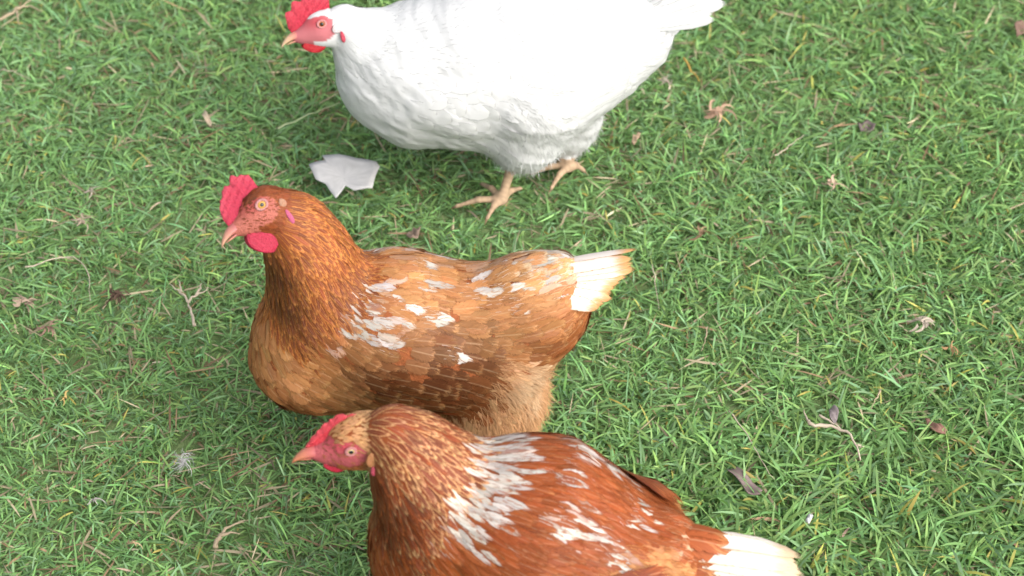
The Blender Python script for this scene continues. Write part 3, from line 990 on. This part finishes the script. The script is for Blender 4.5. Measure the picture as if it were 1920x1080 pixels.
# ---------- front brown hen
def front_hen():
    h = Hen((1000, 1015), .195, math.radians(9))
    h.chain('breast', [(815, 1000, 118), (850, 1050, 140), (990, 1080, 150)], .03)
    h.chain('back', [(880, 960, 130), (1000, 1006, 184), (1115, 1052, 148), (1205, 1072, 102)], .03)
    h.chain('rump', [(1185, 1075, 112), (1222, 1066, 84)], .03)
    h.chain('tailbase', [(1215, 1035, 70), (1250, 1030, 52)], .03)
    h.chain('neck', [(734, 806, 44), (768, 842, 66), (800, 892, 96), (830, 950, 116)], .02)
    h.chain('thigh', [(1150, 1120, 120, .04), (1150, 1230, 80, .04), (1140, 1300, 34, .035)], .025)
    h.chain('thigh', [(1160, 1010, 100, -.045), (1190, 990, 72, -.048), (1190, 1100, 46, -.04)], .025)
    h.head((657, 842), .018, math.radians(8), math.radians(33), math.radians(4))
    h.prims.append(Ell(h.hp(-12, 0, 2), h.HA, (.024, .0195, .021), 'head', .012, flow=-h.hf))
    for sy in (1, -1):
        a = h.P(860, 1005) + h.L * .058 * sy; b = h.P(1190, 1050) + h.L * .050 * sy
        ax0 = nrm(b - a); ax2 = nrm(np.cross(ax0, h.L)); ax1 = np.cross(ax2, ax0)
        h.prims.append(Ell((a + b) / 2 + np.array([0, 0, -.006]), [ax0, ax1, ax2], (.105, .028, .052), 'wing', .012, flow=ax0 + np.array([0, 0, -.1])))
    for lat, off in ((.036, -.035), (-.036, -.02)):
        foot, tips = generic_foot(h, off, lat)
        h.leg(h.G + h.H * (off - .012) + h.L * lat + np.array([0, 0, .09]), foot, tips)
    root, base = finish_hen("hen", h, "rust brown hen with lowered head and white flecked neck and back, nearest the viewer",
                            srgb(195, 95, 100), RUF * .7, srgb(205, 55, 75), srgb(200, 160, 100))
    blob = blob_field(h, [(880, 840, 35, .8), (920, 860, 35, .95), (900, 900, 45, .95), (945, 890, 30, .9), (860, 930, 45, .75), (850, 980, 40, .8),
                          (880, 1000, 35, .6), (830, 1020, 30, .6), (920, 950, 40, .7),
                          (1015, 875, 25, .5), (1055, 895, 22, .7), (1010, 915, 30, .35), (1060, 950, 40, .55), (1040, 980, 40, .6), (1085, 985, 30, .6),
                          (1165, 970, 14, 1.0), (1190, 970, 14, 1.0), (1110, 1000, 22, .9), (1020, 1010, 40, .4), (1145, 1045, 22, .9), (1160, 1075, 20, .8), (1120, 1020, 20, .6), (960, 1030, 30, .4)])
    dark = blob_field(h, [(720, 960, 60, .9), (740, 1020, 60, .7), (618, 836, 16, .9), (705, 900, 36, 1), (750, 940, 40, .8), (730, 1060, 60, .8), (1000, 1070, 120, .6), (1080, 1050, 90, .5)])
    pale = blob_field(h, [(690, 790, 55, .9), (640, 810, 30, .6), (735, 775, 45, .5), (700, 880, 20, .9), (1240, 910, 50, .8), (1300, 1010, 50, .4)])
    def colour(p, n, z, L, Wd):
        L, Wd, c, e = plain(p, n, z, L, Wd)
        m = 0.0 if z == 'head' else blob(p) * 1.48 * RNG.random() ** .38
        m = min(1.0, max(0.0, m - .52) * 12.0)
        if m > .5: Wd *= .68; L *= .92
        w = rgbj(WHT, .08) * RNG.uniform(.62, 1)
        k = min(1.0, m * RNG.uniform(.0, .7))
        return (L, Wd, c * (1 - m) + w * m, e * (1 - k) + w * k) + (('lance',) if m > .5 else ())
    def plain(p, n, z, L, Wd):
        r = RNG.random()
        d, q = dark(p), pale(p)
        if z == 'head':
            c = rgbj(RUF * (1 - q) + (TAN * .8 + CREAM * .2) * q, .15)
            return L, Wd, c * (1 - .6 * d), rgbj(TAN * .8, .2) * (1 - .6 * d)
        if z == 'neck':
            c = rgbj((CHEST * .85 + RUF * .05) * (1 - .45 * d), .13)
            e = rgbj((GOLD * .65 + CREAM * .35) * .86 * (1 - .7 * d), .16) if RNG.random() < .88 - .95 * d else rgbj(RUF * (1 - .4 * d), .12)
            return L, Wd, c, e
        if z == 'thigh':
            c = rgbj(RUF * .45 + TAN * .55, .1)
            return L, Wd, c, c
        base_c = CHEST * .2 + RUF * .8
        c = rgbj(base_c * (1 - .35 * d) * (1 - q * .3) + TAN * q * .3, .13)
        g = RNG.uniform(.0, 1); e = c * 1.05 * (1 - g) + rgbj(RUF * .85 + TAN * .15, .14) * (1 - .35 * d) * g
        if z == 'tailbase' and RNG.random() < .4: e = rgbj(CREAM, .08)
        return L, Wd, c, e
    spec = {'head': ('head_feathers', 160000, .0065, .003, 'lance', .06, .25),
            'neck': ('neck_hackle', 36000, .025, .0066, 'lance', .06, .12),
            'breast': ('body_feathers', 9500, .026, .0175, 'round', .035, .16),
            'back': ('body_feathers', 19000, .028, .0100, 'lance', .035, .13),
            'rump': ('body_feathers', 10000, .028, .0180, 'round', .045, .2),
            'tailbase': ('body_feathers', 13000, .026, .0140, 'lance', .04, .15),
            'thigh': ('thigh_fluff', 14000, .026, .012, 'round', .07, .25),
            'wing': ('wing', 8000, .030, .0195, 'round', .035, .1)}
    sets = plume_hen(h, root, base, spec, colour, M_FEATH)
    for s in (1, -1):
        fs = sets.setdefault(('wing', s > 0), FeatherSet())
        for i in range(8):
            f = i / 7
            p = h.P(1060 + 20 * f, 1030 - 40 * f) + h.L * s * (.092 - .01 * f)
            q = h.P(1270 + 10 * f, 1050 - 60 * f) + h.L * s * (.066 - .02 * f)
            flight(h, fs, p, q, .019, rgbj(CHEST), rgbj(RUF), .003, .004)
    for k, fs in sets.items():
        fs.build(k if isinstance(k, str) else 'wing', M_HACKLE if k in ('neck_hackle', 'head_feathers') else M_FEATH, root, base)
    tail_feathers(h, root, base, h.P(1258, 1018), math.radians(-38), math.radians(16), 11, .122, .032,
                  lambda f: rgbj(WHT * 1.25, .03), lambda f: rgbj(CREAM * .85, .06), M_TAIL, droop=.30)
    tail_feathers(h, root, base, h.P(1250, 1000), math.radians(-12), math.radians(12), 7, .062, .024,
                  lambda f: rgbj(RUF, .1), lambda f: rgbj(RUF * .6 + TAN * .4, .1), M_FEATH, droop=.30, name="tail_coverts", short=.2)
    bz = {'breast': 40000, 'back': 45000, 'wing': 22000, 'rump': 26000, 'tailbase': 40000}
    bp = [q + (z,) for z, lst in sample_surface(h, bz).items() if z in bz for q in lst]
    zone_at = {tuple(np.round(q[0], 6)): q[3] for q in bp}
    def barb_col(p):
        c, e = colour(p, None, zone_at.get(tuple(np.round(p, 6)), 'back'), .02, .01)[2:4]
        return c * .55 + e * .55
    down_strands(h, [(q[0], q[1], q[2]) for q in bp], .011, .00055, barb_col, "loose_barbs", root, base, M_DOWN, .0019, True)
    pts = sample_surface(h, {'thigh': 120000, 'rump': 15000})
    down_strands(h, pts['thigh'], .016, .0007, lambda p: RUF * .45 + TAN * .55, "down", root, base, M_DOWN)
    prof = ([(36, -5), (26, 3), (12, 11), (-2, 16), (-10, 15)], [(38, -1), (31, 8), (20, 18), (6, 27), (-9, 25)])
    head_parts(h, root, base, prof, srgb(225, 55, 70), srgb(195, 95, 100), (srgb(205, 120, 105), srgb(220, 140, 100)),
               srgb(215, 190, 130), [("ear_lobe", -17, -18, 2.4, 5.0, srgb(200, 80, 100)), ("ear_tuft", -17, -7, 5.5, 7.5, srgb(185, 125, 80))],
               srgb(220, 45, 75), (13, -16, 26, 12), 8, 2.5, .78)
    return h

HENS = [white_hen(), brown_hen(), front_hen()]

# ------------------------------------------------------------------ ground and grass
def ground():
    N = NT("soil and thatch")
    tc = N.n("ShaderNodeTexCoord")
    a = N.n("ShaderNodeTexNoise"); a.inputs["Scale"].default_value = 70; a.inputs["Detail"].default_value = 8
    N.l(tc.outputs["Object"], a.inputs["Vector"])
    r = N.n("ShaderNodeValToRGB"); N.l(a.outputs["Fac"], r.inputs[0])
    r.color_ramp.elements[0].color = (.10, .16, .05, 1); r.color_ramp.elements[0].position = .38
    r.color_ramp.elements[1].color = (.20, .26, .11, 1); r.color_ramp.elements[1].position = .72
    N.l(r.outputs[0], N.bsdf.inputs["Base Color"]); N.bsdf.inputs["Roughness"].default_value = .95
    b = N.n("ShaderNodeBump"); b.inputs["Strength"].default_value = .8; b.inputs["Distance"].default_value = .01
    N.l(a.outputs["Fac"], b.inputs["Height"]); N.l(b.outputs[0], N.bsdf.inputs["Normal"])
    xs = np.concatenate([[-80, -20, -6], np.linspace(-2.4, 2.4, 61), [6, 20, 80]])
    X, Y = np.meshgrid(xs, xs, indexing='ij')
    Z = (hash_noise(X, Y, 5, 3) - .5) * .010 * (np.abs(X) < 3) * (np.abs(Y) < 3)
    n = len(xs)
    i = np.arange(n - 1)[:, None] * n + np.arange(n - 1)[None]
    F = np.stack([i, i + n, i + n + 1, i + 1], -1).reshape(-1, 4)
    o = make_mesh("ground", np.stack([X, Y, Z], -1).reshape(-1, 3), F, N.m)
    tag(o, kind="structure")

LITTER_CLEAR = []        # (x, y, r): blades here stay low

def grass():
    G1, G2, G3 = np.array([.178, .318, .112]), np.array([.196, .334, .158]), np.array([.265, .405, .115])
    YEL, DRY, BRN = np.array([.40, .36, .10]), np.array([.44, .36, .24]), np.array([.26, .17, .10])
    def region(n, x0, x1, y0, y1):
        return RNG.uniform(x0, x1, n), RNG.uniform(y0, y1, n)
    parts = []
    # sprigs: several blades from one point
    x, y = region(92000, -1.3, 1.3, -.85, 1.25)
    xo, yo = region(60000, -3.6, 3.6, -2.8, 4.0)
    out = (np.abs(xo) > 1.28) | (yo < -.83) | (yo > 1.23)
    far = np.concatenate([np.zeros(len(x), bool), np.ones(out.sum(), bool)])
    x = np.concatenate([x, xo[out]]); y = np.concatenate([y, yo[out]])
    thin = hash_noise(x, y, 9, 21) * .6 + hash_noise(x, y, 23, 22) * .4
    keep = RNG.random(len(x)) < np.clip((thin - .10) * 3.2, .55, 1)
    x, y, far = x[keep], y[keep], far[keep]
    nb = RNG.integers(3, 6, len(x))
    X = np.repeat(x, nb); Y = np.repeat(y, nb); FAR = np.repeat(far, nb)
    az0 = np.repeat(RNG.uniform(0, 2 * math.pi, len(x)), nb)
    n = len(X)
    az = az0 + RNG.normal(0, 1.0, n)
    X = X + RNG.normal(0, .004, n); Y = Y + RNG.normal(0, .004, n)
    lush = hash_noise(X, Y, 4, 33)
    grow = np.clip(.80 + .28 * X - .30 * Y, .72, 1.25)
    L = RNG.gamma(6, .0044, n) * (.75 + .5 * lush) * grow; L = np.clip(L, .014, .085)
    Wd = RNG.uniform(.0018, .0035, n) * (.8 + .4 * lush) * np.sqrt(grow)
    L[FAR] *= 1.3; Wd[FAR] *= 2.2
    el = np.clip(RNG.normal(.50, .30, n), .05, 1.25)
    bend = RNG.uniform(.25, 1.25, n)
    z0 = RNG.uniform(0.0, .012, n)
    warm = np.clip(.32 + .5 * X + .25 * (hash_noise(X, Y, 3, 5) - .5) * 2, 0, 1)
    t = RNG.random(n)
    C = np.where((t < .55)[:, None], G1, np.where((t < .55 + .33 * (1 - warm))[:, None], G2, G3 * .55 + G1 * .45))
    u = RNG.random(n)
    C = np.where((u < .012 + .02 * warm)[:, None], YEL, C)
    patchy = hash_noise(X, Y, 11, 77) * .6 + hash_noise(X, Y, 27, 78) * .4
    dry = u > .985 - .16 * np.clip(patchy - .42, 0, 1) - .06 * np.clip(.1 - X, 0, 1)
    C = np.where(dry[:, None], np.where((RNG.random(n) < .5)[:, None], DRY, BRN), C)
    C = C * RNG.lognormal(0, .20, n)[:, None] * (1 + RNG.normal(0, .05, (n, 3)))
    el[dry] *= .45
    parts.append((X, Y, z0, az, el, bend, L, Wd, C))
    # low mat of dry thatch and old stems
    x, y = region(46000, -1.3, 1.3, -.85, 1.25)
    n = len(x)
    g = RNG.random(n)
    C = np.where((g < .66)[:, None], G1 * .95, np.where((g < .74)[:, None], BRN, DRY * .8)) * RNG.lognormal(0, .3, n)[:, None]
    parts.append((x, y, RNG.uniform(.002, .012, n), RNG.uniform(0, 6.28, n), RNG.uniform(.0, .3, n), RNG.uniform(-.2, .3, n),
                  RNG.uniform(.02, .055, n), RNG.uniform(.0012, .0030, n), C))
    X, Y, Z0, AZ, EL, BD, L, Wd, C = [np.concatenate(q) for q in zip(*parts)]
    # keep blades under feet and litter low, and out of the hens' bodies
    def low(px, py, r, f, el):
        m = (X - px) ** 2 + (Y - py) ** 2 < r * r
        L[m] *= f; EL[m] *= el; Z0[m] *= .5
    for a, b in TOES:
        for s in (0, .5, 1):
            q = a + (b - a) * s
            m = (X - q[0]) ** 2 + (Y - q[1]) ** 2 < .020 ** 2
            L[m] = np.minimum(L[m], .028); EL[m] = np.minimum(EL[m], .30); Z0[m] *= .4
    for q in LITTER_CLEAR:
        m = (X - q[0]) ** 2 + (Y - q[1]) ** 2 < q[2] ** 2
        L[m] = np.minimum(L[m], .030); EL[m] = np.minimum(EL[m], .35); Z0[m] *= .5
    n = len(X)
    K = 5
    s = np.linspace(0, 1, K)
    prof = np.array([.55, .95, 1.0, .72, .06])
    e = EL[:, None] - BD[:, None] * s[None] * 1.0
    seg = L[:, None] / (K - 1)
    dx = np.cos(e) * seg; dz = np.sin(e) * seg
    hx = np.concatenate([np.zeros((n, 1)), np.cumsum(dx[:, :-1], 1)], 1)
    hz = np.concatenate([np.zeros((n, 1)), np.cumsum(dz[:, :-1], 1)], 1)
    hz = Z0[:, None] + hz
    hz = np.maximum(hz, .002)
    ca, sa = np.cos(AZ)[:, None], np.sin(AZ)[:, None]
    px, py = X[:, None] + hx * ca, Y[:, None] + hx * sa
    tw = RNG.normal(0, .55, n)[:, None] * (1 + .6 * s[None])            # blade twist
    w = Wd[:, None] * prof[None] * .5
    bx, by, bz = -sa * np.cos(tw) * w, ca * np.cos(tw) * w, np.sin(tw) * w
    V = np.empty((n, K, 2, 3), np.float32)
    V[:, :, 0, 0], V[:, :, 0, 1], V[:, :, 0, 2] = px - bx, py - by, hz - bz
    V[:, :, 1, 0], V[:, :, 1, 1], V[:, :, 1, 2] = px + bx, py + by, hz + bz
    i = (np.arange(K - 1) * 2)[:, None]
    q = np.concatenate([i, i + 1, i + 3, i + 2], 1)
    F = (q[None] + (np.arange(n) * K * 2)[:, None, None]).reshape(-1, 4)
    cc = np.repeat(np.clip(C, .004, .8).astype(np.float32), K * 2, 0)
    o = make_mesh("grass", V.reshape(-1, 3), F, M_GRASS, attrs={'Col': cc})
    tag(o, "short green lawn grass with dry thatch between the blades", "grass", kind="stuff")

# ------------------------------------------------------------------ litter lying on the lawn
STRAW, PALE, GREYB, DARKB = srgb(158, 142, 118), srgb(176, 162, 144), srgb(128, 112, 104), srgb(88, 66, 52)

def straw(name, label, cat, pts, r, colour, z=.027, branches=(), group=None):
    """a stem through pixel points on the lawn, with optional branches"""
    def line(pp, r0, r1):
        q = np.array([on_level(p[0], p[1], z + (p[2] if len(p) > 2 else 0)) for p in pp])
        q = resample(q, max(6, 3 * len(pp)))
        q[:, 2] += RNG.normal(0, .0012, len(q)); q[:, :2] += RNG.normal(0, .0006, (len(q), 2))
        LITTER_CLEAR.extend((p[0], p[1], .006) for p in q)
        return tube(q, np.linspace(r0, r1, len(q)) * RNG.uniform(.8, 1.2, len(q)), 6)
    r = r * .68
    lines = [line(pts, r, r * .3)] + [line(b, r * .75, r * .2) for b in branches]
    V, Q, T, k = [], [], [], 0
    for v, (q, t) in lines:
        V.append(v); Q.append(q + k); T.append(t + k); k += len(v)
    V = np.concatenate(V)
    C = col_like(V, colour) * RNG.uniform(.85, 1.1, (len(V), 1))
    o = make_mesh(name, V, [np.concatenate(Q), np.concatenate(T)], M_LITTER, attrs={'Col': C})
    return tag(o, label, cat, group)

def shred(name, label, cat, u, v, size_px, n, colour, z=.027, width=.12, group=None, spread=1.0, az=None):
    """a clump of dry curled strips"""
    c = on_level(u, v, z); R = size_px * ((c - CAM) @ FWD) / FPX
    LITTER_CLEAR.append((c[0], c[1], R * .6))
    V, Q, k = [], [], 0
    C = []
    for i in range(n):
        a = RNG.uniform(0, 6.28) if az is None else az + RNG.normal(0, .45) + (math.pi if RNG.random() < .3 else 0)
        d = np.array([math.cos(a), math.sin(a), RNG.uniform(-.15, .45)])
        s = np.array([-math.sin(a), math.cos(a), RNG.normal(0, .5)])
        p0 = c + RNG.normal(0, R * .22 * spread, 3) * np.array([1, 1, .15])
        l = R * RNG.uniform(.6, 1.25); w = R * width * RNG.uniform(.6, 1.4)
        m = 6
        for j in range(m):
            f = j / (m - 1)
            p = p0 + d * l * f + np.array([0, 0, -.35 * l * f * f]) + s * .25 * l * math.sin(2.5 * f)
            ww = w * (1 - .75 * f)
            curl = np.array([0, 0, 1.0]) * ww * .5
            V += [p - s * ww + curl, p, p + s * ww + curl]
        for j in range(m - 1):
            b = k + j * 3
            Q += [(b, b + 1, b + 4, b + 3), (b + 1, b + 2, b + 5, b + 4)]
        k += m * 3
        C += [np.asarray(colour) * RNG.uniform(.42, .78)] * (m * 3)
    V = np.array(V); V[:, 2] = np.maximum(V[:, 2], .008)
    o = make_mesh(name, V, np.array(Q), M_LITTER, attrs={'Col': np.array(C)})
    return tag(o, label, cat, group)

def flat_piece(name, label, cat, outline, z, colour, mat, thick=.0012, wav=.004, group=None, curl=0.0, seed=1):
    """a thin crumpled piece (leaf, paper) whose edge passes through pixel points lying on the lawn"""
    P = np.array([on_level(u, v, z) for u, v in outline])
    if mat is not M_PAPER: P = P.mean(0) + (P - P.mean(0)) * .8
    m = len(P)
    # edge subdivided, rings shrink to the middle
    E = []
    for i in range(m):
        for f in (0, .34, .67):
            E.append(P[i] * (1 - f) + P[(i + 1) % m] * f)
    E = np.array(E); c = E.mean(0)
    rg = np.random.default_rng(seed)
    rings = [c + (E - c) * f for f in (1, .8, .6, .4, .2)]
    R = np.array(rings)
    size = np.abs(E - c).max()
    def zof(q):
        return z + wav * (np.sin((q[..., 0] - c[0]) / size * 3.1 + seed) * np.cos((q[..., 1] - c[1]) / size * 2.3 + 2 * seed)
                          + .5 * np.sin((q[..., 0] * 1.7 + q[..., 1]) / size * 5 + seed)) + curl * ((q[..., :2] - c[:2]) ** 2).sum(-1) / size
    R[..., 2] = zof(R)
    k, n = R.shape[:2]
    top = R.reshape(-1, 3); cc = c.copy(); cc[2] = zof(c)
    V = np.concatenate([top, [cc], top - [0, 0, thick], [cc - [0, 0, thick]]])
    h = k * n + 1
    Q, T = [], []
    for i in range(k - 1):
        for j in range(n):
            jj = (j + 1) % n
            a, b, d, e = i * n + j, i * n + jj, (i + 1) * n + jj, (i + 1) * n + j
            Q += [(a, b, d, e), (h + e, h + d, h + b, h + a)]
    for j in range(n):
        jj = (j + 1) % n
        a, b = (k - 1) * n + j, (k - 1) * n + jj
        T += [(a, b, k * n), (h + b, h + a, h + k * n)]
        Q.append((jj, j, h + j, h + jj))
    if mat is M_PAPER:
        for p in E: LITTER_CLEAR.append((p[0], p[1], .012))
        LITTER_CLEAR.append((c[0], c[1], size * .9))
    else: LITTER_CLEAR.append((c[0], c[1], size * .45))
    if mat is not M_PAPER: V[:, 2] -= .006
    C = col_like(V, colour) * (1 if mat is M_PAPER else .95) * (1 + rg.normal(0, .05, (len(V), 1)))
    o = make_mesh(name, V, [np.array(Q), np.array(T)], mat, attrs={'Col': C})
    return tag(o, label, cat, group)

def litter():
    flat_piece("paper_scrap", "torn off-white scrap of paper lying between white hen and upright brown hen", "paper scrap",
               [(579, 306), (610, 300), (604, 290), (650, 293), (705, 301), (712, 312), (704, 330), (698, 354), (664, 355), (648, 345), (640, 358), (630, 369), (621, 358), (610, 342), (592, 335)],
                 .046, np.array([.42, .41, .405]), M_PAPER, wav=.0018, seed=2)
    straw("dry_grass_sprig", "pale forked dry sprig standing out before the upright hen's breast", "dry grass",
          [(363, 610), (358, 580), (350, 562)], .0034, PALE,
          branches=[[(352, 566), (340, 548), (318, 534)], [(340, 548), (336, 525)], [(352, 568), (368, 552), (392, 540)], [(370, 552), (378, 530)]], z=.036)
    straw("grass_runner", "bent pale runner with knotted end beside the front hen's tail", "dry stem",
          [(1518, 796), (1560, 797), (1590, 812), (1607, 833), (1612, 862)], .0036, PALE,
          branches=[[(1535, 776), (1560, 792), (1588, 810)], [(1518, 796), (1508, 770)], [(1607, 833), (1620, 838)]], z=.036)
    straw("straw", "long thin straw crossing the grey dead leaf", "straw", [(1366, 771), (1400, 812), (1425, 860), (1450, 900)], .0013, PALE)
    straw("straw", "thin straw slanting across the grass left of white hen's breast".replace("left of", "before"), "straw", [(520, 240), (575, 217), (636, 193)], .0015, srgb(170, 180, 140))
    straw("straw", "long bowed straw arching over dark clump at the photo's west edge".replace("at the photo's west edge", "far from the hens"), "straw",
          [(48, 502), (95, 486), (140, 477), (160, 500), (170, 530), (167, 562)], .0015, PALE)
    straw("straw", "upright thin straw below the upright hen's tail tip", "straw", [(1224, 498), (1230, 540), (1236, 580)], .0011, PALE)
    straw("straw", "short straw with dark foot below the upright straw", "straw", [(1327, 610), (1322, 640), (1315, 660)], .0014, STRAW)
    straw("straw", "curved pale straw above the pale shredded leaf", "straw", [(1452, 293), (1480, 272), (1508, 252)], .0016, PALE)
    straw("straw", "thin hooked straw beneath the pale shredded leaf", "straw", [(1600, 468), (1615, 488), (1632, 510)], .0014, srgb(190, 190, 150))
    straw("dry_stick", "crossed dry sticks in the top corner of the lawn", "stick", [(0, 40), (30, 18), (62, -8)], .0036, STRAW,
          branches=[[(30, 18), (50, 10), (80, 22)], [(30, 18), (36, 45)]])
    straw("straw", "tan straw leaning near white hen's tail", "straw", [(1282, 108), (1295, 130), (1312, 150)], .0022, srgb(196, 152, 80))
    straw("straw", "short tan stem beside the bent pale runner", "straw", [(1652, 730), (1640, 752), (1630, 768)], .0016, STRAW)
    straw("straw", "short pale stem on the lawn under crossed sticks", "straw", [(0, 131), (30, 136), (58, 148)], .0014, PALE)
    straw("dry_grass", "curled pale dry blade on the lawn below the white fluff", "dry blade",
          [(402, 1028), (412, 1003), (430, 985), (458, 978)], .0040, STRAW, branches=[[(412, 1003), (436, 998), (450, 1002)]])
    # down feather
    c0 = shred("downy_feather", "small white fluffy feather lying in front of the lowered brown hen", "feather", 343, 864, 24, 46, np.array([.66, .64, .62]), z=.040, width=.03)
    flat_piece("dead_leaf", "large grey brown dead leaf under the long straw", "dead leaf",
               [(1352, 866), (1378, 862), (1402, 876), (1418, 890), (1440, 910), (1434, 930), (1405, 925), (1390, 905), (1372, 888)], .028, srgb(128, 112, 108), M_LITTER, seed=3)
    flat_piece("dead_leaf", "small round grey dead leaf above the bent pale runner", "dead leaf",
               [(1553, 756), (1568, 752), (1576, 768), (1570, 786), (1556, 784)], .030, srgb(126, 116, 116), M_LITTER, seed=4)
    flat_piece("dead_leaf", "brown dead leaf half hidden in grass right of pale runner".replace("right of", "beyond the"), "dead leaf",
               [(1730, 775), (1756, 780), (1784, 798), (1776, 810), (1748, 804)], .026, srgb(130, 98, 86), M_LITTER, seed=5)
    flat_piece("dead_leaf", "grey brown leaf lying under white hen's breast", "dead leaf",
               [(757, 428), (775, 416), (792, 420), (786, 438), (768, 444)], .030, srgb(130, 112, 98), M_LITTER, seed=6)
    flat_piece("dead_leaf", "narrow tan leaf behind white hen's legs", "dead leaf",
               [(1182, 262), (1186, 244), (1198, 234), (1204, 238), (1196, 258), (1188, 270)], .034, srgb(182, 156, 130), M_LITTER, seed=7)
    flat_piece("dead_leaf", "dark grey leaf sunk in grass beyond the shredded leaf", "dead leaf",
               [(1604, 226), (1628, 218), (1648, 226), (1640, 240), (1612, 240)], .026, srgb(112, 100, 96), M_LITTER, seed=8)
    flat_piece("dead_leaf", "brown leaf at the top corner beyond white hen's tail", "dead leaf",
               [(1900, 40), (1914, 28), (1928, 30), (1924, 56), (1908, 60)], .030, srgb(124, 100, 88), M_LITTER, seed=9)
    flat_piece("dead_leaf", "pale narrow leaf standing before white hen's head", "dead leaf",
               [(374, 200), (382, 196), (398, 220), (394, 228), (382, 218)], .034, srgb(190, 172, 150), M_LITTER, seed=10)
    flat_piece("dead_leaf", "small off-white flake beside the front hen's tail", "dead leaf",
               [(1508, 968), (1520, 954), (1528, 960), (1518, 976)], .034, srgb(190, 190, 190), M_LITTER, seed=11)
    sh = [(1342, 206, 30, 16, srgb(200, 165, 140), "broken tan leaf clump behind white hen's tail"),
          (1556, 346, 24, 12, srgb(214, 186, 160), "pale shredded leaf in the open lawn"),
          (1732, 604, 24, 14, srgb(206, 190, 172), "whitish shredded clump far behind the upright hen's tail"),
          (1250, 152, 18, 10, srgb(206, 190, 172), "small pale shreds beside white hen's rump"),
          (158, 414, 22, 12, srgb(190, 172, 150), "pale dry shreds before the upright hen's comb"),
          (44, 566, 24, 14, srgb(190, 165, 145), "frayed dry clump under the long bowed straw"),
          (216, 552, 26, 18, srgb(104, 84, 70), "dark brown clump of dead roots in the grass"),
          (92, 612, 22, 10, srgb(176, 140, 124), "pinkish dry shreds below the dark root clump"),
          (172, 356, 18, 7, srgb(190, 178, 160), "thin dry tuft above the pale dry shreds"),
          (1318, 438, 24, 12, srgb(160, 132, 104), "brown thatch patch behind white hen's feet"),
          (172, 940, 18, 8, srgb(196, 190, 180), "thin whitish shreds near the white fluffy feather"),
          (1785, 655, 18, 9, srgb(190, 150, 110), "rusty dry shreds under the whitish shredded clump"),
          (250, 1016, 16, 8, srgb(190, 165, 130), "tan curled shreds near the curled dry blade"),
          (120, 745, 14, 6, srgb(200, 170, 110), "yellowish dry shreds in lawn before the middle hen")]
    for u, v, s, n, c, lab in sh:
        shred("dry_clump", lab, "dry grass", u, v, s, n, c, group="dry clumps in the lawn")

litter()
ground()
grass()
